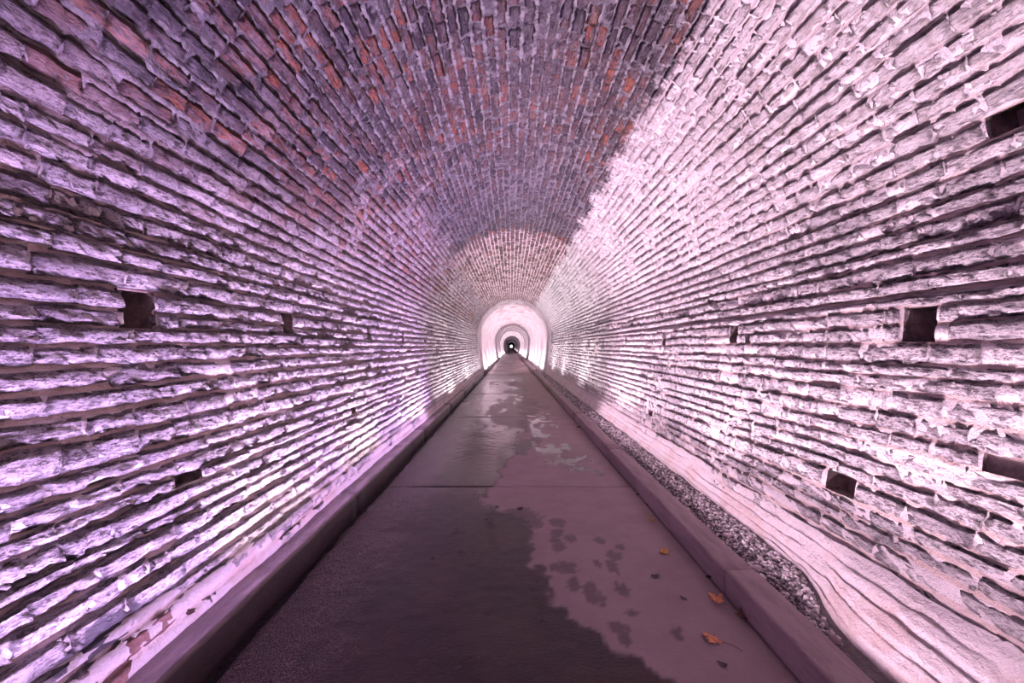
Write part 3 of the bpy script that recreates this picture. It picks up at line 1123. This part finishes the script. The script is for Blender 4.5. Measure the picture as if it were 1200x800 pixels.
def tube(name, pts, rad, mat, parent=None, sides=6):
    bm = bmesh.new()
    rings = []
    for i, p in enumerate(pts):
        p = Vector(p)
        d = (Vector(pts[min(i + 1, len(pts) - 1)]) - Vector(pts[max(i - 1, 0)])).normalized()
        a = d.orthogonal().normalized()
        b = d.cross(a)
        rr = rad * (1 - 0.4 * i / len(pts))
        rings.append([bm.verts.new(p + a * rr * math.cos(2 * math.pi * k / sides) + b * rr * math.sin(2 * math.pi * k / sides)) for k in range(sides)])
    for r0, r1 in zip(rings[:-1], rings[1:]):
        for k in range(sides):
            bm.faces.new((r0[k], r0[(k + 1) % sides], r1[(k + 1) % sides], r1[k]))
    bm.faces.new(rings[0][::-1]); bm.faces.new(rings[-1])
    me = bpy.data.meshes.new(name)
    bm.to_mesh(me); bm.free()
    me.materials.append(mat)
    return link(name, me, parent)


leaf(841, 705, 0.062, 0.6, 'orange', 'large curled orange maple leaf lying against the right kerb, upper of two', 0.5)
leaf(872, 724, 0.055, 1.4, 'brown', 'curled brown leaf tucked under the foot of the right kerb', 0.7)
leaf(835, 750, 0.058, 2.4, 'orange', 'tattered orange maple leaf lying flat on dry concrete, nearest the camera', 0.25)
leaf(779, 648, 0.050, 0.3, 'yellow', 'small golden yellow leaf alone on the dry concrete', 0.4)
leaf(764, 611, 0.048, 1.9, 'yellow', 'tiny yellow-brown folded leaf far up beside the right kerb', 0.6)
leaf(899, 748, 0.030, 0.8, 'brown', 'small brown leaf crumpled in the gap at the right kerb', 0.5)
SCRAPS = [(767, 676, .042, .3, 'dark three-pronged leaf scrap on the dry concrete at right'),
          (801, 702, .034, -.6, 'dark curled leaf scrap between the two orange leaves and the dry middle'),
          (846, 780, .028, -.6, 'dark leaf scrap lowest at the right of the dry concrete'),
          (831, 676, .040, .5, 'dark leaf scrap wedged in the shadow at the right kerb foot'),
          (748, 580, .050, .2, 'dark leaf heap at the kerb just past the slab joint'),
          (761, 592, .045, .2, 'dark leaf at the right kerb foot, nearest to the slab joint'),
          (530, 699, .042, .2, 'dark curled ring-shaped leaf on the wet concrete'),
          (523, 715, .036, .6, 'dark ragged leaf scrap just below the ring-shaped leaf'),
          (570, 721, .038, .1, 'flat dark leaf scrap in the middle of the wet concrete'),
          (537, 783, .040, 1.2, 'largest dark leaf scrap at the bottom of the wet concrete'),
          (551, 774, .026, 1.3, 'dark leaf scrap, left one of a close pair near the bottom'),
          (561, 773, .024, .9, 'dark leaf scrap, right one of a close pair near the bottom'),
          (629, 683, .024, .8, 'dark scrap topmost of three specks near the wet edge'),
          (622, 692, .026, .1, 'dark scrap in the middle of three specks near the wet edge'),
          (630, 702, .020, .4, 'dark scrap lowest of three specks near the wet edge'),
          (633, 729, .022, .6, 'single dark speck of leaf right of the wet middle'),
          (574, 610, .052, .2, 'dark leaf lying on the wet edge, just below the slab joint'),
          (533, 622, .046, .4, 'dark leaf on the wet concrete left of the wet edge leaf'),
          (510, 655, .050, .1, 'long dark leaf scrap on the wet concrete, left of centre'),
          (540, 648, .034, .2, 'thin dark leaf scrap, left of a level pair on the wet concrete'),
          (554, 648, .030, .1, 'thin dark leaf scrap, right of a level pair on the wet concrete'),
          (610, 596, .044, .3, 'dark curled leaf on the dry patch below the slab joint'),
          (607, 506, .070, .2, 'dark leaf far along the path on its wet middle, nearest of two'),
          (678, 501, .075, .3, 'dark leaf far along the path beside the right puddle')]
for (px, py, sz, rt, lb) in SCRAPS:
    leaf(px, py, sz, rt, 'dark', lb, 0.25, 'scrap', False)
for (px, py, ln, rt, lb) in ((490, 593, 0.12, 0.25, 'thin dark twig lying on the wet concrete near the left gutter'),
                             (460, 737, 0.10, 1.1, 'pale thin twig on the wet concrete at lower left'),
                             (858, 758, 0.10, -0.7, 'thin brown stalk beside the tattered orange leaf')):
    x, y = px_floor(px, py)
    o = tube('twig', [(-ln / 2, 0, 0.003), (0, 0.006, 0.005), (ln / 2, -0.004, 0.003)], 0.0022, M_LEAF['brown'])
    o.location = (x, y, 0.003)
    o.rotation_euler = (0, 0, rt)
    o['label'] = lb
    o['category'] = 'twig'

M_STONE = simple_mat('pale_stone', (0.62, 0.52, 0.53), 0.8, 20, (0.45, 0.38, 0.40), 0.008)


def stone(x, y, z, s, label, seed, mat=None):
    bm = bmesh.new()
    bmesh.ops.create_icosphere(bm, subdivisions=2, radius=1)
    for v in bm.verts:
        k = 1 + 0.28 * float(vnoise(v.co.x * 1.4 + seed, v.co.y * 1.4, v.co.z * 1.4))
        v.co = (v.co.x * s[0] * k, v.co.y * s[1] * k, v.co.z * s[2] * k)
    me = bpy.data.meshes.new('stone')
    bm.to_mesh(me); bm.free()
    me.materials.append(mat or M_STONE)
    o = link('stone', me)
    o.location = (x, y, z)
    o.rotation_euler = (0, 0, seed)
    o['label'] = label
    o['category'] = 'stone'


def px_at(px, py, h):
    y = F * (CAMH - h) / (py - 406.0)
    return (px - 599.0) * y / F, y


for (px, py, s, lb, sd) in ((851, 627, (.024, .032, .018), 'pale rounded stone lying in the gravel behind the right kerb, farther of two', 0.4),
                            (886, 665, (.030, .040, .022), 'pale flat stone lying in the gravel against the kerb, nearer of two', 1.7),
                            (978, 748, (.022, .034, .02), 'dark grey stone standing in for a dark pit behind the right kerb', 2.9)):
    x, y = px_at(px, py, 0.13)
    stone(x, y, 0.128, s, lb, sd, M_KERB if sd > 2 else None)  # the dark one is added in place of a dark pit
